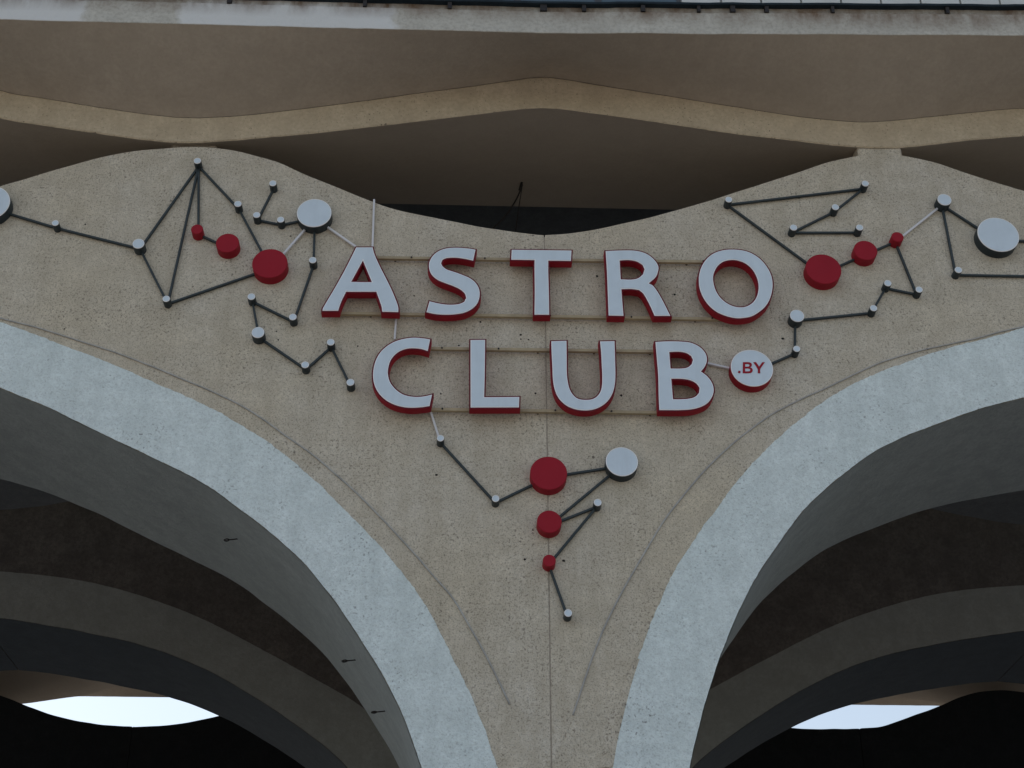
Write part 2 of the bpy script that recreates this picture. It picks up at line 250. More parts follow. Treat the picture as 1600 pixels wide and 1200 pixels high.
def fascia_mat():
    """old grey-cream render with newer white patches of paint and rust-brown dirt under the flashing"""
    m, nt, b = new_mat('eave_render')
    g = N(nt, 'ShaderNodeNewGeometry')
    s = N(nt, 'ShaderNodeSeparateXYZ')
    nt.links.new(g.outputs['Position'], s.inputs[0])
    wob = noise_tex(nt, 9.0, 3, 0.6)
    wm = N(nt, 'ShaderNodeMath', operation='MULTIPLY_ADD')
    wm.inputs[1].default_value = 0.16; wm.inputs[2].default_value = -0.08
    nt.links.new(wob, wm.inputs[0])
    xs = N(nt, 'ShaderNodeMath', operation='ADD')
    nt.links.new(s.outputs[0], xs.inputs[0]); nt.links.new(wm.outputs[0], xs.inputs[1])
    r = N(nt, 'ShaderNodeMapRange')
    r.inputs['From Min'].default_value = -4.0; r.inputs['From Max'].default_value = 1.0
    nt.links.new(xs.outputs[0], r.inputs['Value'])
    pos = lambda x: (x + 4.0) / 5.0
    patch = ramp(nt, r.outputs[0], [(pos(-2.93), 1.0), (pos(-2.90), 0.0), (pos(-2.33), 0.0), (pos(-2.31), 1.0), (pos(-0.99), 1.0), (pos(-0.94), 0.0)])
    base = mix(nt, ramp(nt, noise_tex(nt, 5.0, 5, 0.65), [(0.35, 0.0), (0.65, 1.0)]), (0.46, 0.43, 0.37), (0.56, 0.53, 0.46))
    base = mix(nt, ramp(nt, noise_tex(nt, 40.0, 4, 0.6), [(0.34, 0.35), (0.54, 0.0)]), base, (0.27, 0.24, 0.19))
    c = mix(nt, patch, base, (0.66, 0.65, 0.62))
    # dirt with a ragged lower edge running down from the flashing
    zr = N(nt, 'ShaderNodeMapRange')
    zr.inputs['From Min'].default_value = 8.265; zr.inputs['From Max'].default_value = 8.40
    nt.links.new(s.outputs[2], zr.inputs['Value'])
    dn = noise_tex(nt, 1.0, 5, 0.65, pos_scaled(nt, 6, 6, 2.5))
    md = N(nt, 'ShaderNodeMath', operation='MULTIPLY')
    nt.links.new(zr.outputs[0], md.inputs[0]); nt.links.new(ramp(nt, dn, [(0.35, 0.15), (0.65, 1.0)]), md.inputs[1])
    c = mix(nt, md.outputs[0], c, (0.16, 0.10, 0.06))
    nt.links.new(c, b.inputs['Base Color'])
    b.inputs['Roughness'].default_value = 0.9
    n1 = bump(nt, b, noise_tex(nt, 70, 3, 0.6), 0.5, 0.008)
    bump(nt, b, noise_tex(nt, 8, 3, 0.6), 0.4, 0.02, n1)
    return m
M['fascia'] = fascia_mat()

def glass_mat():
    m, nt, b = new_mat('window_glass')
    b.inputs['Base Color'].default_value = (0.05, 0.09, 0.11, 1)
    b.inputs['Roughness'].default_value = 0.05
    b.inputs['Specular IOR Level'].default_value = 0.9
    bump(nt, b, noise_tex(nt, 1.5, 2, 0.5), 0.05, 0.02)
    return m
M['glass'] = glass_mat()

# ---------------------------------------------------------------- mesh helpers
def obj(name, verts, faces, mat, parent=None, smooth=False, mats=None, midx=None):
    me = bpy.data.meshes.new(name)
    me.from_pydata([tuple(v) for v in verts], [], faces)
    for mm in (mats or [mat]):
        me.materials.append(M[mm])
    if midx:
        me.polygons.foreach_set('material_index', midx)
    if smooth:
        me.polygons.foreach_set('use_smooth', [True] * len(me.polygons))
    bm = bmesh.new(); bm.from_mesh(me)
    bmesh.ops.recalc_face_normals(bm, faces=bm.faces)
    bm.to_mesh(me); bm.free()
    me.update()
    o = bpy.data.objects.new(name, me)
    COL.objects.link(o)
    if parent is not None:
        o.parent = parent
        o.matrix_parent_inverse = parent.matrix_basis.inverted()
    return o

def empty(name, loc, label, cat, group=None):
    o = bpy.data.objects.new(name, None)
    o.empty_display_size = 0.1
    o.location = loc
    COL.objects.link(o)
    return tag(o, label, cat, group)

def tag(o, label, cat, group=None):
    o['label'] = label
    o['category'] = cat
    if group:
        o['group'] = group
    return o

def catmull(pts, step, closed=False, corner=None):
    """dense smooth polyline through pts; sharp turns (degrees) stay sharp"""
    n = len(pts)
    P = [Vector(p) for p in pts]
    sharp = [False] * n
    if corner is not None:
        for i in range(n):
            if not closed and i in (0, n - 1):
                continue
            a, b = P[i] - P[i - 1], P[(i + 1) % n] - P[i]
            if a.length > 1e-6 and b.length > 1e-6 and math.degrees(a.angle(b)) > corner:
                sharp[i] = True
    out = []
    for i in range(n if closed else n - 1):
        p1, p2 = P[i], P[(i + 1) % n]
        p0 = P[i - 1] if (closed or i > 0) else p1
        p3 = P[(i + 2) % n] if (closed or i + 2 < n) else p2
        t1 = (p2 - p1) if sharp[i] else (p2 - p0) * 0.5
        t2 = (p2 - p1) if sharp[(i + 1) % n] else (p3 - p1) * 0.5
        L = (p2 - p1).length
        for t in (t1, t2):
            if t.length > 1.2 * L:
                t *= 1.2 * L / t.length
        k = max(1, int(round(L / step)))
        for j in range(k):
            s = j / k
            h1 = 2 * s**3 - 3 * s**2 + 1; h2 = s**3 - 2 * s**2 + s
            h3 = -2 * s**3 + 3 * s**2; h4 = s**3 - s**2
            out.append(p1 * h1 + t1 * h2 + p2 * h3 + t2 * h4)
    if not closed:
        out.append(P[-1])
    return out

def area2(p):
    return sum(p[i - 1].x * p[i].y - p[i].x * p[i - 1].y for i in range(len(p)))

def offset_loop(loop, d):
    """grow (d>0) a counter-clockwise loop outward with mitred corners"""
    n = len(loop); out = []
    for i in range(n):
        a, b, c = loop[i - 1], loop[i], loop[(i + 1) % n]
        e1, e2 = (b - a).normalized(), (c - b).normalized()
        n1, n2 = Vector((e1.y, -e1.x)), Vector((e2.y, -e2.x))
        s = n1 + n2
        k = s.length_squared
        out.append(b + (s * (2.0 / k) * d if k > 0.5 else n2 * d))
    return out

def prism(loops, y0, y1):
    """loops (outer ccw, holes cw) in x,z -> closed prism between y0 (front) and y1 (back)"""
    flat = [p for l in loops for p in l]
    tris = tessellate_polygon([[Vector((p.x, p.y, 0)) for p in l] for l in loops])
    n = len(flat)
    V = [(p.x, y0, p.y) for p in flat] + [(p.x, y1, p.y) for p in flat]
    F = [tuple(t) for t in tris] + [tuple(i + n for i in reversed(t)) for t in tris]
    k = 0
    for l in loops:
        m = len(l)
        for i in range(m):
            a, b = k + i, k + (i + 1) % m
            F.append((a, b, b + n, a + n))
        k += m
    return V, F

def box_vf(x0, x1, y0, y1, z0, z1):
    V = [(x, y, z) for x in (x0, x1) for y in (y0, y1) for z in (z0, z1)]
    F = [(0, 1, 3, 2), (4, 6, 7, 5), (0, 4, 5, 1), (2, 3, 7, 6), (0, 2, 6, 4), (1, 5, 7, 3)]
    return V, F

def bevel_box(name, x0, x1, y0, y1, z0, z1, mat, parent=None, bev=0.006):
    V, F = box_vf(x0, x1, y0, y1, z0, z1)
    o = obj(name, V, F, mat, parent)
    bm = bmesh.new(); bm.from_mesh(o.data)
    bmesh.ops.bevel(bm, geom=list(bm.edges), offset=bev, segments=1, affect='EDGES')
    bm.to_mesh(o.data); bm.free()
    return o

def tube_vf(path, r, seg=8):
    V, F = [], []
    for i, p in enumerate(path):
        t = (path[min(i + 1, len(path) - 1)] - path[max(i - 1, 0)]).normalized()
        a = t.cross(Vector((0, 1, 0)) if abs(t.y) < 0.9 else Vector((1, 0, 0))).normalized()
        b = t.cross(a)
        for k in range(seg):
            w = 2 * math.pi * k / seg
            V.append(p + (a * math.cos(w) + b * math.sin(w)) * r)
    for i in range(len(path) - 1):
        for k in range(seg):
            a, b = i * seg + k, i * seg + (k + 1) % seg
            F.append((a, b, b + seg, a + seg))
    F.append(tuple(range(seg - 1, -1, -1)))
    F.append(tuple(len(V) - seg + k for k in range(seg)))
    return V, F

def interp(tab, x):
    if x <= tab[0][0]:
        return tab[0][1]
    for (a, fa), (b, fb) in zip(tab, tab[1:]):
        if x <= b:
            return fa + (fb - fa) * (x - a) / (b - a)
    return tab[-1][1]

def jit(p, amp, freq, seed):
    q = Vector((p.x * freq + seed, p.y * freq, seed * 1.7))
    v = noise.noise_vector(q)
    return Vector((p.x + v.x * amp, p.y + v.y * amp))

def relax(pts, n):
    """take the hand-traced kinks out of a dense polyline"""
    p = [v.copy() for v in pts]
    for _ in range(n):
        p = [p[0]] + [(p[i - 1] + p[i] * 2 + p[i + 1]) / 4 for i in range(1, len(p) - 1)] + [p[-1]]
    return p

# ---------------------------------------------------------------- ground
g = obj('ground', [(-400, -400, 0), (400, -400, 0), (400, 400, 0), (-400, 400, 0)], [(0, 1, 2, 3)], 'ground')
g['kind'] = 'structure'
V, F = [(-14, -1.6, 0.004), (14, -1.6, 0.004), (14, 12.2, 0.004), (-14, 12.2, 0.004)], [(0, 1, 2, 3)]
fl = obj('light_cutting_floor', V, F, 'floor')  # unseen dark sheet added to keep ground bounce out of the interior
fl['kind'] = 'structure'

# ---------------------------------------------------------------- arcade walls
BAY = 4.5            # pier axis to arch crown
wave_l = sorted([(-x, z) for x, z in WAVE if x < 0.01])          # distances from the pier axis
wave_r = sorted([(x, z) for x, z in WAVE if x > 0.0])
def full_wave(w):
    lim = w[-1][0]
    ext = [(BAY - x, z) for x, z in w if BAY - x > lim + 0.05]
    return sorted([(max(x, 0.0), z) for x, z in w] + ext)
wave_l, wave_r = full_wave(wave_l), full_wave(wave_r)
def arch_tab(pts, sign, crown, foot):
    t = [(sign * x, z) for x, z in pts]
    t.sort(key=lambda q: q[0])
    return foot + t + crown                                       # from the pier foot up to the crown
in_l = arch_tab(LI, -1, [(3.45, 5.945), (3.8, 6.02), (4.15, 6.07), (4.5, 6.09)], [(0.38, 0), (0.40, 1.6), (0.45, 2.5), (0.51, 3.0), (0.585, 3.4)])
in_r = arch_tab(RI, 1, [(3.2, 5.98), (3.6, 6.045), (4.0, 6.085), (4.5, 6.10)], [(0.45, 0), (0.47, 1.6), (0.53, 2.5), (0.59, 3.0), (0.65, 3.4)])
ou_l = arch_tab(LO, -1, [(3.55, 6.39), (3.95, 6.47), (4.25, 6.505), (4.5, 6.515)], [(0.03, 0), (0.05, 1.6), (0.09, 2.5), (0.14, 3.0), (0.2, 3.4)])
ou_r = arch_tab(RO, 1, [(3.25, 6.48), (3.7, 6.56), (4.1, 6.6), (4.5, 6.61)], [(0.06, 0), (0.08, 1.6), (0.13, 2.5), (0.18, 3.0), (0.24, 3.4)])
in_m = arch_tab(M2i, -1, [(4.5, 6.045)], [(0.38, 0), (0.42, 1.6), (0.52, 2.8), (0.70, 3.6), (0.88, 4.1), (1.1, 4.48)])
ou_m = arch_tab(M2o, -1, [(4.5, 6.45)], [(0.03, 0), (0.08, 1.6), (0.2, 2.8), (0.38, 3.7), (0.62, 4.4), (0.93, 4.95)])

def arcade(name, label, y0, y1, halves, mats, seed, ragged):
    """one row of arches; halves = (mirror, pier axis x, wave, inner, outer) per precast half-pier panel"""
    root = empty(name, (0, (y0 + y1) / 2, 0), label, 'arcade wall')
    panels = []
    for k, (s, cx, wave, inn, out) in enumerate(halves):
        gap = 0.004
        W = lambda p: Vector((cx + s * p.x, p.y))
        a = [jit(p, 0.004, 6, seed + k) for p in relax(catmull(inn, 0.05), 10)]
        a[0] = Vector(inn[0]); a[-1] = Vector((BAY - gap, inn[-1][1]))
        top = [jit(p, 0.007, 5, seed + k + 3) for p in relax(catmull(wave, 0.04), 6)]
        top[0] = Vector((gap, wave[0][1])); top[-1] = Vector((BAY - gap, wave[-1][1]))
        top = [p for p in top if gap <= p.x <= BAY - gap]
        loop = [Vector((gap, 0.0))] + a + list(reversed(top))
        loop = [W(p) for p in loop]
        if area2(loop) < 0:
            loop.reverse()
        V, F = prism([loop], y0, y1)
        pan = obj('wall_panel', V, F, mats[0], root)
        panels.append((cx, s, pan))
        # arch soffit: a thin coat of paint under the vault of the arch, whole depth of the wall
        V, F = [], []
        for i, p in enumerate(a):
            q = W(p)
            nrm = (a[min(i + 1, len(a) - 1)] - a[max(i - 1, 0)]).normalized()
            nx = Vector((nrm.y, -nrm.x)) * 0.004
            q2 = W(p + nx)
            for yy in (y0 + 0.001, (y0 + y1) / 2, y1 - 0.001):
                V.append((q2.x, yy, q2.y))
        for i in range(len(a) - 1):
            for j in range(2):
                F.append((3 * i + j, 3 * i + j + 1, 3 * i + j + 4, 3 * i + j + 3))
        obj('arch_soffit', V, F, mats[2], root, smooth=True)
        # painted band on the street face, 4 mm coat with a hand-cut ragged outer edge
        o2 = relax(catmull(out, 0.02), 30)
        o2 = [jit(jit(p, ragged, 38, seed + k), ragged * 0.7, 9, seed + k + 9) for p in o2]
        a2 = relax(catmull(inn, 0.02), 62)
        a2 = [jit(p, 0.004, 6, seed + k) for p in a2]
        a2 = [jit(p, ragged * 0.35, 40, seed + 5) for p in a2]
        o2 = [Vector((min(max(p.x, 0.008), BAY - 0.006), max(p.y, 0.002))) for p in o2]
        a2 = [Vector((min(p.x, BAY - 0.006), max(p.y, 0.002))) for p in a2]
        m = min(len(a2), len(o2))
        pick = lambda L: [L[int(round(i * (len(L) - 1) / (m - 1)))] for i in range(m)]
        a2, o2 = pick(a2), pick(o2)
        lp = [W(p) for p in a2] + [W(p) for p in reversed(o2)]
        n = len(lp)
        V = [(p.x, y0 - 0.004, p.y) for p in lp] + [(p.x, y0 + 0.003, p.y) for p in lp]
        F = [(i, i + 1, n - 2 - i, n - 1 - i) for i in range(m - 1)]
        F += [(i, (i + 1) % n, (i + 1) % n + n, i + n) for i in range(n)]
        obj('arch_band', V, F, mats[1], root)
    for cx in sorted({h[1] for h in halves}):
        V, F = box_vf(cx - 0.010, cx + 0.010, y0 + 0.0025, y0 + 0.06, 0.0, 7.0)
        obj('joint_filler', V, F, 'mortar', root)
    return root, panels

front_halves = [(-1, 0.0, wave_l, in_l, ou_l), (1, 0.0, wave_r, in_r, ou_r),
                (1, -9.0, wave_l, in_l, ou_l), (-1, -9.0, wave_l, in_l, ou_l),
                (-1, 9.0, wave_r, in_r, ou_r), (1, 9.0, wave_r, in_r, ou_r)]
tr = [(0.0, 6.99), (0.4, 7.01), (0.8, 7.08), (1.1, 7.155), (1.6, 7.34), (2.0, 7.48), (2.25, 7.54)]
wave_b = sorted([(d, z) for d, z in tr] + [(BAY - d, z) for d, z in tr[:-1]])
wave_c = [(0.0, 7.05), (1.1, 7.25), (2.2, 7.52), (2.7, 7.38), (3.1, 7.17), (3.55, 7.07), (4.0, 7.05), (4.5, 7.06)]
wave_d = [(0.0, 7.05), (0.9, 7.14), (1.8, 7.4), (2.3, 7.55), (2.73, 7.575), (3.02, 7.53), (3.38, 7.39), (3.86, 7.21), (4.2, 7.095), (4.5, 7.06)]
def rear_wave(s, cx):
    return wave_c if (cx == 0.0 and s > 0) else (wave_d if cx > 0 else wave_b)
rear_halves = [(s, cx, rear_wave(s, cx), in_m, ou_m) for cx in (0.0, -9.0, 9.0) for s in (-1, 1)]
mid_halves = [(s, cx, wave_l, in_m, ou_m) for cx in (0.0, -9.0, 9.0) for s in (-1, 1)]
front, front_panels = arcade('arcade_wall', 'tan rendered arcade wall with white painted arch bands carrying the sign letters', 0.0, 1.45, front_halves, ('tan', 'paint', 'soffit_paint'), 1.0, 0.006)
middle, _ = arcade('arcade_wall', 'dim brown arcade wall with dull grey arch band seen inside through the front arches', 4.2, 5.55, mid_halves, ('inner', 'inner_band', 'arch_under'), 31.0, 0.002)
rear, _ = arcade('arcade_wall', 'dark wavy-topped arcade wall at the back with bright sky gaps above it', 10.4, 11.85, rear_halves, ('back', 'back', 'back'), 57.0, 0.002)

# plaster fillet beside the right-hand painted band, low on the pier
st = catmull(STRIP, 0.03)
V, F = [], []
for i, p in enumerate(st):
    t = i / (len(st) - 1)
    w = 0.012 + 0.05 * min(1, t * 1.6)
    for dx, yy in ((0.012, -0.003), (-w * 0.5, -0.014), (-w, -0.002)):
        V.append((p.x + dx, yy, p.y))
for i in range(len(st) - 1):
    for j in range(2):
        F.append((3 * i + j, 3 * i + j + 1, 3 * i + j + 4, 3 * i + j + 3))
obj('plaster_fillet', V, F, 'tan', front, smooth=True)

# old drill holes: the shade inside each is a dark shallow dome
for i, (x, z) in enumerate(HOLE_SPOTS):
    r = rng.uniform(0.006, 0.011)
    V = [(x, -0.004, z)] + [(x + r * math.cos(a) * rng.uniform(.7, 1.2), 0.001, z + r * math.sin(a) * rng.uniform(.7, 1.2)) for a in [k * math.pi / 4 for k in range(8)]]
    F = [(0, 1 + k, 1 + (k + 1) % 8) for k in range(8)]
    obj('hole_spot', V, F, 'black', front)

# ---------------------------------------------------------------- canopy roof
roof = empty('canopy_roof', (0, 5.9, 7.6), 'wavy folded concrete canopy roof with pale straight eave resting on the wall crests', 'roof')
def half_table(pts):
    l = sorted([(-x, z) for x, z in pts if x <= 0])
    r_ = sorted([(x, z) for x, z in pts if x >= -0.04])
    def ext(w):
        lim = w[-1][0]
        w = [(max(0, x), z) for x, z in w]
        return sorted(w + [(BAY - x, z) for x, z in w if BAY - x > lim + 0.05])
    return ext(l), ext(r_)
bt_l, bt_r = half_table(BT)
bb_l, bb_r = half_table(BB)
def folded(tl, tr, x):
    """zigzag height at x, repeating every bay"""
    if x >= 0:
        k = x % (2 * BAY); k = k if k <= BAY else 2 * BAY - k
        return interp(tr, k)
    k = (-x) % (2 * BAY); k = k if k <= BAY else 2 * BAY - k
    return interp(tl, k)
def eave_z(x):
    return 8.185 + 0.026 * min(max(x, 0.0), 4.0)

X0, X1, NX = -13.5, 13.5, 540
xs = [X0 + (X1 - X0) * i / NX for i in range(NX + 1)]
# smooth the folds a little and give the hand-trowelled edges a wobble
def smoothed(fn, w=2):
    v = [fn(x) for x in xs]
    return [sum(v[max(0, i - w):i + w + 1]) / len(v[max(0, i - w):i + w + 1]) for i in range(len(v))]
ztop = smoothed(lambda x: folded(bt_l, bt_r, x))
zbot = smoothed(lambda x: folded(bb_l, bb_r, x))
ztop = [z + 0.003 * noise.noise(Vector((x * 3, 1, 0))) + 0.003 * noise.noise(Vector((x * 14, 4, 0))) for x, z in zip(xs, ztop)]
zbot = [z + 0.003 * noise.noise(Vector((x * 3, 7, 0))) + 0.003 * noise.noise(Vector((x * 14, 9, 0))) for x, z in zip(xs, zbot)]
zeav = [eave_z(x) + 0.006 * noise.noise(Vector((x * 2.5, 17, 0))) + 0.003 * noise.noise(Vector((x * 12, 19, 0))) for x in xs]

def ruled(name, rows, mat, parent, smooth=True):
    """rows = list of (y function of index, z list)"""
    n = len(xs)
    V, F = [], []
    for (yf, zl) in rows:
        V += [(xs[i], yf(i), zl[i]) for i in range(n)]
    for r_ in range(len(rows) - 1):
        for i in range(n - 1):
            a = r_ * n + i
            F.append((a, a + 1, a + 1 + n, a + n))
    return obj(name, V, F, mat, parent, smooth=smooth)

def canopy(face, sgn, over, zeav):
    """face: y of the outer wall face; sgn -1 = overhangs towards the street, +1 = to the back"""
    Y = lambda d: (lambda i: face + sgn * d)
    lin = lambda a, b, t: [p + (q - p) * t for p, q in zip(a, b)]
    sag = [z - 0.012 for z in lin(ztop, zeav, 0.5)]
    ruled('outer_soffit', [(Y(0.0), ztop), (Y(over * 0.27), lin(ztop, zeav, 0.27)), (Y(over * 0.5), sag), (Y(over), zeav)], 'soffit', roof)
    ruled('folded_beam', [(Y(-0.003), ztop), (Y(0.0), lin(ztop, zbot, 0.03)), (Y(0.0), lin(ztop, zbot, 0.5)), (Y(0.0), lin(ztop, zbot, 0.96)), (Y(-0.008), zbot)], 'beam', roof, smooth=False)
    flat = [8.32] * len(xs)
    rows = []
    for t in (0.0, 0.25, 0.5, 0.75, 1.0):
        rows.append((Y(-0.008 - 1.442 * t), lin(zbot, flat, t)))
    ruled('inner_soffit', rows, 'soffit2', roof)
    ruled('beam_back', [(Y(-1.45), flat), (Y(-1.45), [8.72] * len(xs))], 'ceiling', roof, smooth=False)
    et = [z + 0.182 for z in zeav]
    ruled('eave_fascia', [(Y(over - 0.005), zeav), (Y(over), [z + 0.006 for z in zeav]), (Y(over), lin(zeav, et, 0.5)), (Y(over), et)], 'fascia', roof, smooth=False)
    ruled('eave_top', [(Y(over), et), (Y(over - 0.02), et), (Y(over - 0.02), [z + 0.062 for z in et])], 'fascia', roof, smooth=False)
    # metal flashing with a folded lip
    f0 = [z + 0.238 + 0.004 * noise.noise(Vector((x * 4, 3, 0))) for x, z in zip(xs, zeav)]
    f1 = [z + 0.017 for z in f0]
    ruled('flashing', [(Y(over - 0.03), [z + 0.001 for z in f0]), (Y(over + 0.018), f0), (Y(over + 0.02), [z + 0.003 for z in f0]), (Y(over + 0.02), f1), (Y(0.0), [z + 0.10 for z in f1]), (Y(-0.254), [z + 0.24 for z in f1])], 'flashing', roof, smooth=False)

canopy(0.0, -1, 0.55, zeav)
canopy(11.85, 1, 0.55, [8.01 + 0.002 * noise.noise(Vector((x * 6, 2, 0))) for x in xs])
V, F = box_vf(X0, X1, 0.305, 12.15, 8.72, 8.895)
obj('ceiling_slab', V, F, 'ceiling', roof)
for x in (-2.95, -2.02, -1.16, -0.62, -0.02, 0.24, 0.62, 0.98, 1.20, 1.42, 1.85, 2.6, 3.3):
    w = rng.uniform(0.010, 0.022)
    z = eave_z(x)
    V, F = box_vf(x - w, x + w, -0.562, -0.531, z + 0.1835, z + 0.2365)
    obj('bracket', V, F, 'bracket' if rng.random() < 0.25 else 'iron', roof)
# bearing pads between the wall crests and the valleys of the folded beam
for cx in (-11.25, -6.75, -2.26, 2.22, 6.75, 11.25):
    for y0_, y1_ in ((0.015 if cx > 0 else 0.07, 0.35), (11.5, 11.83)):
        side = wave_l if cx < 0 else wave_r
        k = abs(cx) % (2 * BAY); k = k if k <= BAY else 2 * BAY - k
        zb = interp(side if y0_ < 5 else wave_l, k) - 0.03
        bevel_box('bearing_pad', cx - 0.15, cx + 0.14, y0_, y1_, zb, folded(bb_l, bb_r, cx) + 0.05, 'tan', roof, 0.012)

# ---------------------------------------------------------------- set-back upper storey, just showing over the eave
attic = empty('upper_storey', (0, 1.0, 8.9), 'pale clad upper storey with a window strip above the eave flashing', 'building')
V, F = box_vf(X0, X1, 0.30, 11.5, 8.9, 11.6)
obj('storey_wall', V, F, 'panel', attic)
WX0, WX1 = -0.75, 1.02
proto = None
PW = 0.292
x = WX1 + 0.01
spots = []
while x < 13.2:
    spots.append(x); x += PW
x = WX0 - 0.01 - PW
while x > -13.4:
    spots.append(x); x -= PW
for sx in spots:
    if proto is None:
        proto = bevel_box('panel', 0, PW - 0.012, 0.255, 0.298, 8.75, 11.55, 'panel', attic, 0.006)
        o = proto
    else:
        o = proto.copy(); COL.objects.link(o)
    o.location.x = sx
win = bevel_box('window_frame', WX0, WX1, 0.262, 0.299, 8.85, 11.2, 'frame', attic, 0.005)
for a, b_ in ((WX0 + 0.04, -0.18), (-0.13, 0.40), (0.45, WX1 - 0.03)):
    V, F = box_vf(a, b_, 0.255, 0.27, 8.9, 11.1)
    obj('pane', V, F, 'glass', win)

# ---------------------------------------------------------------- sign letters
LETTER_TEXT = {
    'A': 'white-faced red letter A, first of the upper sign row',
    'S': 'white-faced red letter S between A and T in the upper row',
    'T': 'white-faced red letter T over the middle joint of the wall',
    'R': 'white-faced red letter R between T and O in the upper row',
    'O': 'round white-faced red letter O closing the upper sign row',
    'C': 'white-faced red letter C opening the lower sign row',
    'L': 'white-faced red letter L between C and U in the lower row',
    'U': 'white-faced red letter U between L and B in the lower row',
    'B': 'white-faced red letter B beside the round .BY disc'}
Y_FACE, Y_BACK = -0.108, -0.046
def loops_of(raw, step, corner):
    out = []
    for k, l in enumerate(raw):
        d = catmull(l, step, True, corner)
        if (area2(d) > 0) != (k == 0):
            d.reverse()
        out.append(d)
    return out
for ch, raw in LETTERS.items():
    L = loops_of(raw, 0.012, 30 if ch not in 'O' else 75)
    cx = sum(p.x for p in L[0]) / len(L[0]); zb = min(p.y for p in L[0])
    root = empty('sign_letter', (cx, Y_BACK, zb), LETTER_TEXT[ch], 'sign letter', 'letters of the sign')
    body = [offset_loop(l, 0.008) for l in L]
    V, F = prism(body, Y_FACE + 0.002, Y_BACK)
    nt_ = (len(F) - len([p for l in body for p in l])) // 2
    obj('red_return', V, F, None, root, mats=['red_side', 'maroon'], midx=[1] * nt_ + [0] * (len(F) - nt_))
    inner = [offset_loop(l, -0.0045) for l in L]
    tri = tessellate_polygon([[Vector((p.x, p.y, 0)) for p in l] for l in inner])
    fi = [p for l in inner for p in l]; fo = [p for l in L for p in l]; n = len(fi)
    V = [(p.x, Y_FACE - 0.002, p.y) for p in fi] + [(p.x, Y_FACE, p.y) for p in fo] + [(p.x, Y_FACE + 0.004, p.y) for p in fo]
    F = [tuple(t) for t in tri]; mi = [0] * len(F)
    k = 0
    for l in L:
        m = len(l)
        for i in range(m):
            a, b_ = k + i, k + (i + 1) % m
            F.append((a, b_, b_ + n, a + n)); mi.append(1)
            F.append((a + n, b_ + n, b_ + 2 * n, a + 2 * n)); mi.append(1)
        k += m
    obj('white_face', V, F, None, root, mats=['face', 'trim'], midx=mi)

RAIL_TEXT = ('top thin tan rail behind the upper sign row', 'lower thin tan rail at the feet of the upper sign row',
             'thin tan rail behind the tops of the lower sign row', 'bottom thin tan rail at the feet of the lower sign row')
for (a, b_), txt in zip(RAILS, RAIL_TEXT):
    root = empty('mounting_rail', (a[0], 0, a[1]), txt, 'rail', 'rails behind the letters')
    V = []
    for (x, z) in (a, b_):
        V += [(x, -0.038, z - 0.009), (x, -0.038, z + 0.009), (x, -0.016, z + 0.009), (x, -0.016, z - 0.009)]
    F = [(0, 1, 2, 3), (7, 6, 5, 4)] + [(i, (i + 1) % 4, (i + 1) % 4 + 4, i + 4) for i in range(4)]
    obj('bar', V, F, 'rail', root)
    k = 5
    for i in range(k):
        t = (i + 0.5) / k
        x, z = a[0] + (b_[0] - a[0]) * t, a[1] + (b_[1] - a[1]) * t
        V, F = tube_vf([Vector((x, -0.0165, z)), Vector((x, 0.002, z))], 0.007, 6)
        obj('standoff', V, F, 'iron', root)
        V, F = tube_vf([Vector((x + 0.1, -0.043, z + 0.002)), Vector((x + 0.1, -0.0375, z + 0.002))], 0.006, 6)
        obj('screw_head', V, F, 'iron', root)

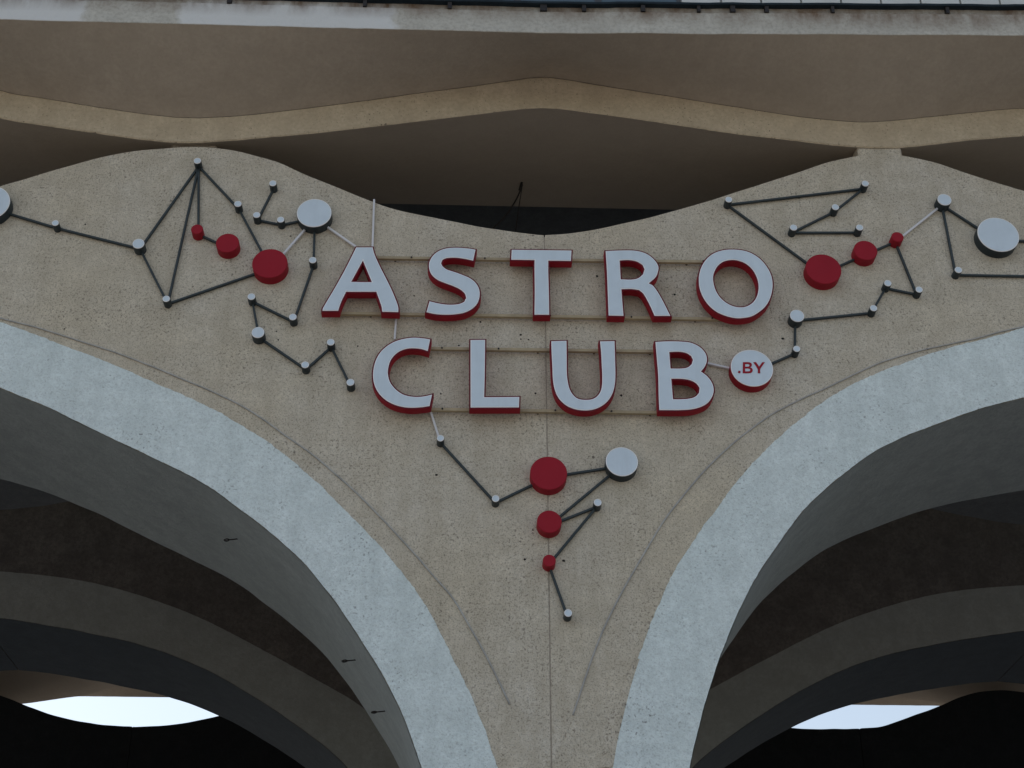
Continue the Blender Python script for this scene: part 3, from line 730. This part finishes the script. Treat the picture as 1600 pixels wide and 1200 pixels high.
# ---------------------------------------------------------------- constellation pins and discs
PIN = {  # key: (label, short name used for the rods)
    'n1': ('large white disc cut off by the left edge of the picture', 'the cut-off left disc'),
    'n2': ('small white-capped pin nearest the left edge, right of the cut-off disc', 'the leftmost small pin'),
    'n3': ('thick white-capped pin at the left corner of the left kite shape', 'the left kite corner pin'),
    'n4': ('small white-capped pin highest under the left wall crest', 'the top left pin'),
    'n5': ('small white-capped pin on the long slope above the big left red disc', 'the slope pin'),
    'n6': ('smallest red peg of the left group, hanging below the topmost pin', 'the small left red peg'),
    'n7': ('medium red disc between the small peg and the big left red disc', 'the medium left red disc'),
    'n8': ('large red disc left of the letter A', 'the big left red disc'),
    'n9': ('small white-capped pin at the bottom tip of the left kite shape', 'the left kite bottom pin'),
    'n10': ('small white-capped pin at the upper end of the left hook, above its corner', 'the hook top pin'),
    'n11': ('small white-capped pin at the corner of the left hook', 'the hook corner pin'),
    'n12': ('small white-capped pin just left of the white disc near A', 'the hook low pin'),
    'n13': ('large white disc with dark side up-left of the letter A', 'the white disc near A'),
    'n14': ('small white-capped pin straight below the white disc near A', 'the pin under that disc'),
    'n15': ('small white-capped pin left of the left foot of A', 'the pin by the foot of A'),
    'n16': ('small white-capped pin above the thick pin, below the big left red disc', 'the upper loop pin'),
    'n17': ('thick white-capped pin left of the letter C, head of the left zigzag', 'the thick zigzag pin'),
    'n18': ('small white-capped pin at the low point of the left zigzag', 'the zigzag valley pin'),
    'n19': ('small white-capped pin at the high point of the left zigzag', 'the zigzag peak pin'),
    'n20': ('small white-capped pin nearest the left side of letter C', 'the end pin beside C'),
    'm1': ('small white-capped pin on the wave edge up-left of letter O', 'the wave-edge pin'),
    'm2': ('small white-capped pin highest under the right wall crest', 'the top right pin'),
    'm3': ('small white-capped pin in the middle of the right zigzag', 'the right zigzag middle pin'),
    'm4': ('small white-capped pin at the left end of the short level rod', 'the level rod left pin'),
    'm5': ('small white-capped pin at the right end of the short level rod', 'the level rod right pin'),
    'm6': ('large red disc right of the letter O', 'the big right red disc'),
    'm7': ('medium red disc in the right-hand row of three red ones', 'the medium right red disc'),
    'm8': ('smallest red peg of the right group, joined by a white rod', 'the small right red peg'),
    'm9': ('thick white-capped pin left of and above the rightmost white disc', 'the thick upper right pin'),
    'm10': ('largest white disc, near the right edge of the picture', 'the rightmost white disc'),
    'm11': ('small white-capped pin down-left of the rightmost white disc', 'the rightmost small pin'),
    'm12': ('small white-capped pin at the end of the rod falling from the small right red peg', 'the falling rod pin'),
    'm13': ('small white-capped pin at the top of the step below the right red discs', 'the upper step pin'),
    'm14': ('small white-capped pin at the bottom of the step below the right red discs', 'the lower step pin'),
    'm15': ('thick white-capped pin just right of and below letter O', 'the thick pin by O'),
    'm16': ('small white-capped pin up-right of the .BY disc', 'the pin by the .BY disc'),
    'by': ('round white disc with red side reading .BY beside letter B', 'the .BY disc'),
    'b1': ('small white-capped pin below the letter C on a white rod', 'the pin below C'),
    'b2': ('small white-capped pin at the lowest point left of the centre red discs', 'the low left pin'),
    'b3': ('large red disc on the middle joint below the letter U', 'the big centre red disc'),
    'b4': ('white disc with dark side right of the big centre red disc', 'the lower white disc'),
    'b5': ('medium red disc on the middle joint, under the big one', 'the medium centre red disc'),
    'b6': ('small white-capped pin just below the lower white disc', 'the pin under the lower disc'),
    'b7': ('smallest red peg on the middle joint, lowest red one', 'the small centre red peg'),
    'b8': ('lowest white-capped pin, at the bottom of the constellation', 'the lowest pin')}
H_PIN = 0.072
def lathe_y(x, z, prof, seg, mat_of):
    """prof: list of (radius, y); returns V,F,mat indices of a turned solid along y"""
    V, F, mi = [], [], []
    for (r, y) in prof:
        V += [(x + r * math.cos(2 * math.pi * k / seg), y, z + r * math.sin(2 * math.pi * k / seg)) for k in range(seg)]
    for i in range(len(prof) - 1):
        for k in range(seg):
            a, b_ = i * seg + k, i * seg + (k + 1) % seg
            F.append((a, b_, b_ + seg, a + seg)); mi.append(mat_of(i))
    F.append(tuple(range(seg))); mi.append(mat_of(0))
    n = len(V) - seg
    F.append(tuple(n + k for k in range(seg))); mi.append(mat_of(len(prof) - 2))
    return V, F, mi
for key, (x, z, r, kd) in NODES.items():
    seg = 48 if r > 0.06 else 28
    label = PIN[key][0]
    cat = 'pin' if kd in 'sm' else ('peg' if kd == 'r' else 'disc')
    name = {'pin': 'constellation_pin', 'peg': 'constellation_peg', 'disc': 'constellation_disc'}[cat]
    tilt = 0.0
    root = empty(name, (x, 0, z - r), label, cat, 'pins and discs of the star pattern')
    side = {'R': 'red', 'r': 'red', 'Y': 'red_side'}.get(kd, 'navy')
    if kd in 'Rr':
        V, F, mi = lathe_y(x, z, [(r, 0.002), (r, -0.062), (r - 0.0025, -H_PIN)], seg, lambda i: 0)
        V, F, mi = lathe_y(x, z, [(r, 0.002), (r, -H_PIN + 0.003), (r - 0.003, -H_PIN)], seg, lambda i: 0)
        obj('body', V, F, side, root)
    else:
        V, F, mi = lathe_y(x, z, [(r + 0.0015, 0.002), (r + 0.0015, -H_PIN + 0.004)], seg, lambda i: 0)
        obj('body', V, F, side, root)
        ins = 0.004 if r < 0.06 else 0.005
        V, F, mi = lathe_y(x, z, [(r, -H_PIN + 0.0045), (r, -H_PIN), (r - ins * 0.5, -H_PIN - 0.002), (r - ins, -H_PIN - 0.0012), (r - ins - 0.001, -H_PIN - 0.0008)], seg, lambda i: 1 if i < 3 else 0)
        cap = obj('white_cap', V, F, None, root, mats=['face', 'trim'], midx=mi)
        if kd == 'Y':
            for part, nm in zip(BY, ('full_stop', 'lettering', 'lettering')):
                L = loops_of(part, 0.004, 40)
                V, F = prism(L, -H_PIN - 0.0035, -H_PIN - 0.0002)
                obj(nm, V, F, 'red_side', cap)

# ---------------------------------------------------------------- rods between them
def rod(p, q, mat, label, ra=0.0, rb=0.0, w=0.0068):
    a, b_ = Vector((p[0], 0, p[1])), Vector((q[0], 0, q[1]))
    d = (b_ - a).normalized()
    a, b_ = a + d * ra, b_ - d * rb
    nrm = Vector((-d.z, 0, d.x)) * w
    y0, y1 = -0.022, -0.005
    V = []
    for c in (a, b_):
        V += [c - nrm + Vector((0, y0, 0)), c + nrm + Vector((0, y0, 0)), c + nrm + Vector((0, y1, 0)), c - nrm + Vector((0, y1, 0))]
    F = [(0, 1, 2, 3), (7, 6, 5, 4)] + [(i, (i + 1) % 4, (i + 1) % 4 + 4, i + 4) for i in range(4)]
    o = obj('connecting_rod', V, F, mat)
    bm = bmesh.new(); bm.from_mesh(o.data)
    bmesh.ops.bevel(bm, geom=list(bm.edges), offset=0.002, segments=1, affect='EDGES')
    bm.to_mesh(o.data); bm.free()
    return tag(o, label, 'rod', 'rods of the star pattern')
DARK = 'n1-n2 n2-n3 n3-n4 n3-n9 n4-n9 n4-n6 n4-n5 n6-n7 n5-n8 n9-n8 n10-n11 n11-n12 n12-n13 n13-n14 n14-n15 n15-n16 n16-n17 n17-n18 n18-n19 n19-n20 ' \
       'm1-m2 m2-m3 m3-m4 m4-m5 m1-m6 m6-m7 m7-m8 m8-m12 m12-m13 m13-m14 m14-m15 m15-m16 m16-by m9-m10 m9-m11 b1-b2 b2-b3 b3-b4 b4-b5 b5-b6 b6-b7 b7-b8'
for kind, lst in (('rod', DARK.split()), ('white_rod', ['n8-n13', 'm8-m9'])):
    for e in lst:
        a, b_ = e.split('-')
        pa, pb = NODES[a], NODES[b_]
        txt = ('dark rod from ' if kind == 'rod' else 'white rod from ') + PIN[a][1] + ' to ' + PIN[b_][1]
        rod(pa, pb, kind, txt, pa[2] - 0.004, pb[2] - 0.004)
rod(NODES['n13'], ENDS['eA1'], 'white_rod', 'white rod from the white disc near A to the top of A', NODES['n13'][2] - 0.004)
rod(ENDS['eV0'], ENDS['eV1'], 'white_rod', 'upright white rod rising from the top of letter A', w=0.0062)
rod(ENDS['eF0'], ENDS['eF1'], 'white_rod', 'short white rod between the right foot of A and letter C', w=0.0062)
rod(ENDS['eC'], NODES['b1'], 'white_rod', 'short white rod from the lower end of C to a pin', 0, NODES['b1'][2], w=0.0062)
rod(ENDS['eB'], NODES['by'], 'white_rod', 'short level white rod between letter B and the .BY disc', 0, NODES['by'][2] - 0.004, w=0.0062)
rod(NODES['m10'], ENDS['eR1'], 'rod', 'dark rod leaving the rightmost white disc at the picture edge', NODES['m10'][2] - 0.004)
rod(NODES['m11'], ENDS['eR2'], 'rod', 'long level dark rod running off right from the rightmost small pin', NODES['m11'][2] - 0.004)

# ---------------------------------------------------------------- cables, hooks
for pts, txt in ((CL, 'thin grey cable following the left white arch band'), (CR, 'thin grey cable following the right white arch band')):
    path = catmull(pts, 0.04)
    if pts is CL:
        path = [Vector((-4.5, 6.56)), Vector((-4.1, 6.53)), Vector((-3.7, 6.45))] + path
    else:
        path = [Vector((4.5, 6.66)), Vector((3.9, 6.63)), Vector((3.4, 6.55))] + path
    path = [Vector((p.x, -0.004, p.y + 0.004 * noise.noise(Vector((p.x * 5, 0, p.y * 5))))) for p in path]
    V, F = tube_vf(path, 0.005, 6)
    tag(obj('wall_cable', V, F, 'cable', smooth=True), txt, 'cable', 'cables along the arches')

HOOK_TEXT = ('small dark eye hook highest under the left arch', 'small dark eye hook in the middle under the left arch', 'small dark eye hook lowest under the left arch')
for (hx, hy, hz), txt in zip(HOOKS, HOOK_TEXT):
    base = Vector((hx, hy, hz))
    root = empty('eye_hook', base, txt, 'hook', 'hooks under the left arch')
    d = Vector((-1.0, 0.05, -0.10)).normalized()
    V, F = tube_vf([base - d * 0.03, base + d * 0.055], 0.0038, 6)
    obj('shank', V, F, 'iron', root)
    c = base + d * 0.068
    ring = [c + (d * math.cos(t) + Vector((0, 1, 0)) * math.sin(t)) * 0.014 for t in [k * 2 * math.pi / 14 for k in range(15)]]
    V, F = tube_vf(ring, 0.0045, 6)
    obj('eye', V, F, 'iron', root)

p0 = Vector((-0.09, 1.06, 8.225))
def hang(ends, r):
    V, F = tube_vf([Vector(e) for e in catmull(ends, 0.05)], r, 6)
    return V, F
root = empty('hanging_cable', p0, 'dark cable hanging from the soffit above the wall trough over S and T', 'cable')
V, F = hang([tuple(p0), (-0.13, 1.06, 8.10), (-0.22, 1.06, 7.93), (-0.36, 1.08, 7.78), (-0.52, 1.1, 7.66), (-0.62, 1.12, 7.45)], 0.006)
obj('strand', V, F, 'iron', root, smooth=True)
V, F = hang([(p0.x, p0.y + 0.01, p0.z), (-0.12, 1.09, 8.0), (-0.15, 1.1, 7.7), (-0.17, 1.1, 7.2), (-0.17, 1.12, 7.03)], 0.0035)
obj('strand', V, F, 'iron', root, smooth=True)
V, F = tube_vf([p0 + Vector((0, 0, 0.04)), p0 - Vector((0.02, 0, 0.05))], 0.009, 8)
obj('grip', V, F, 'iron', root)
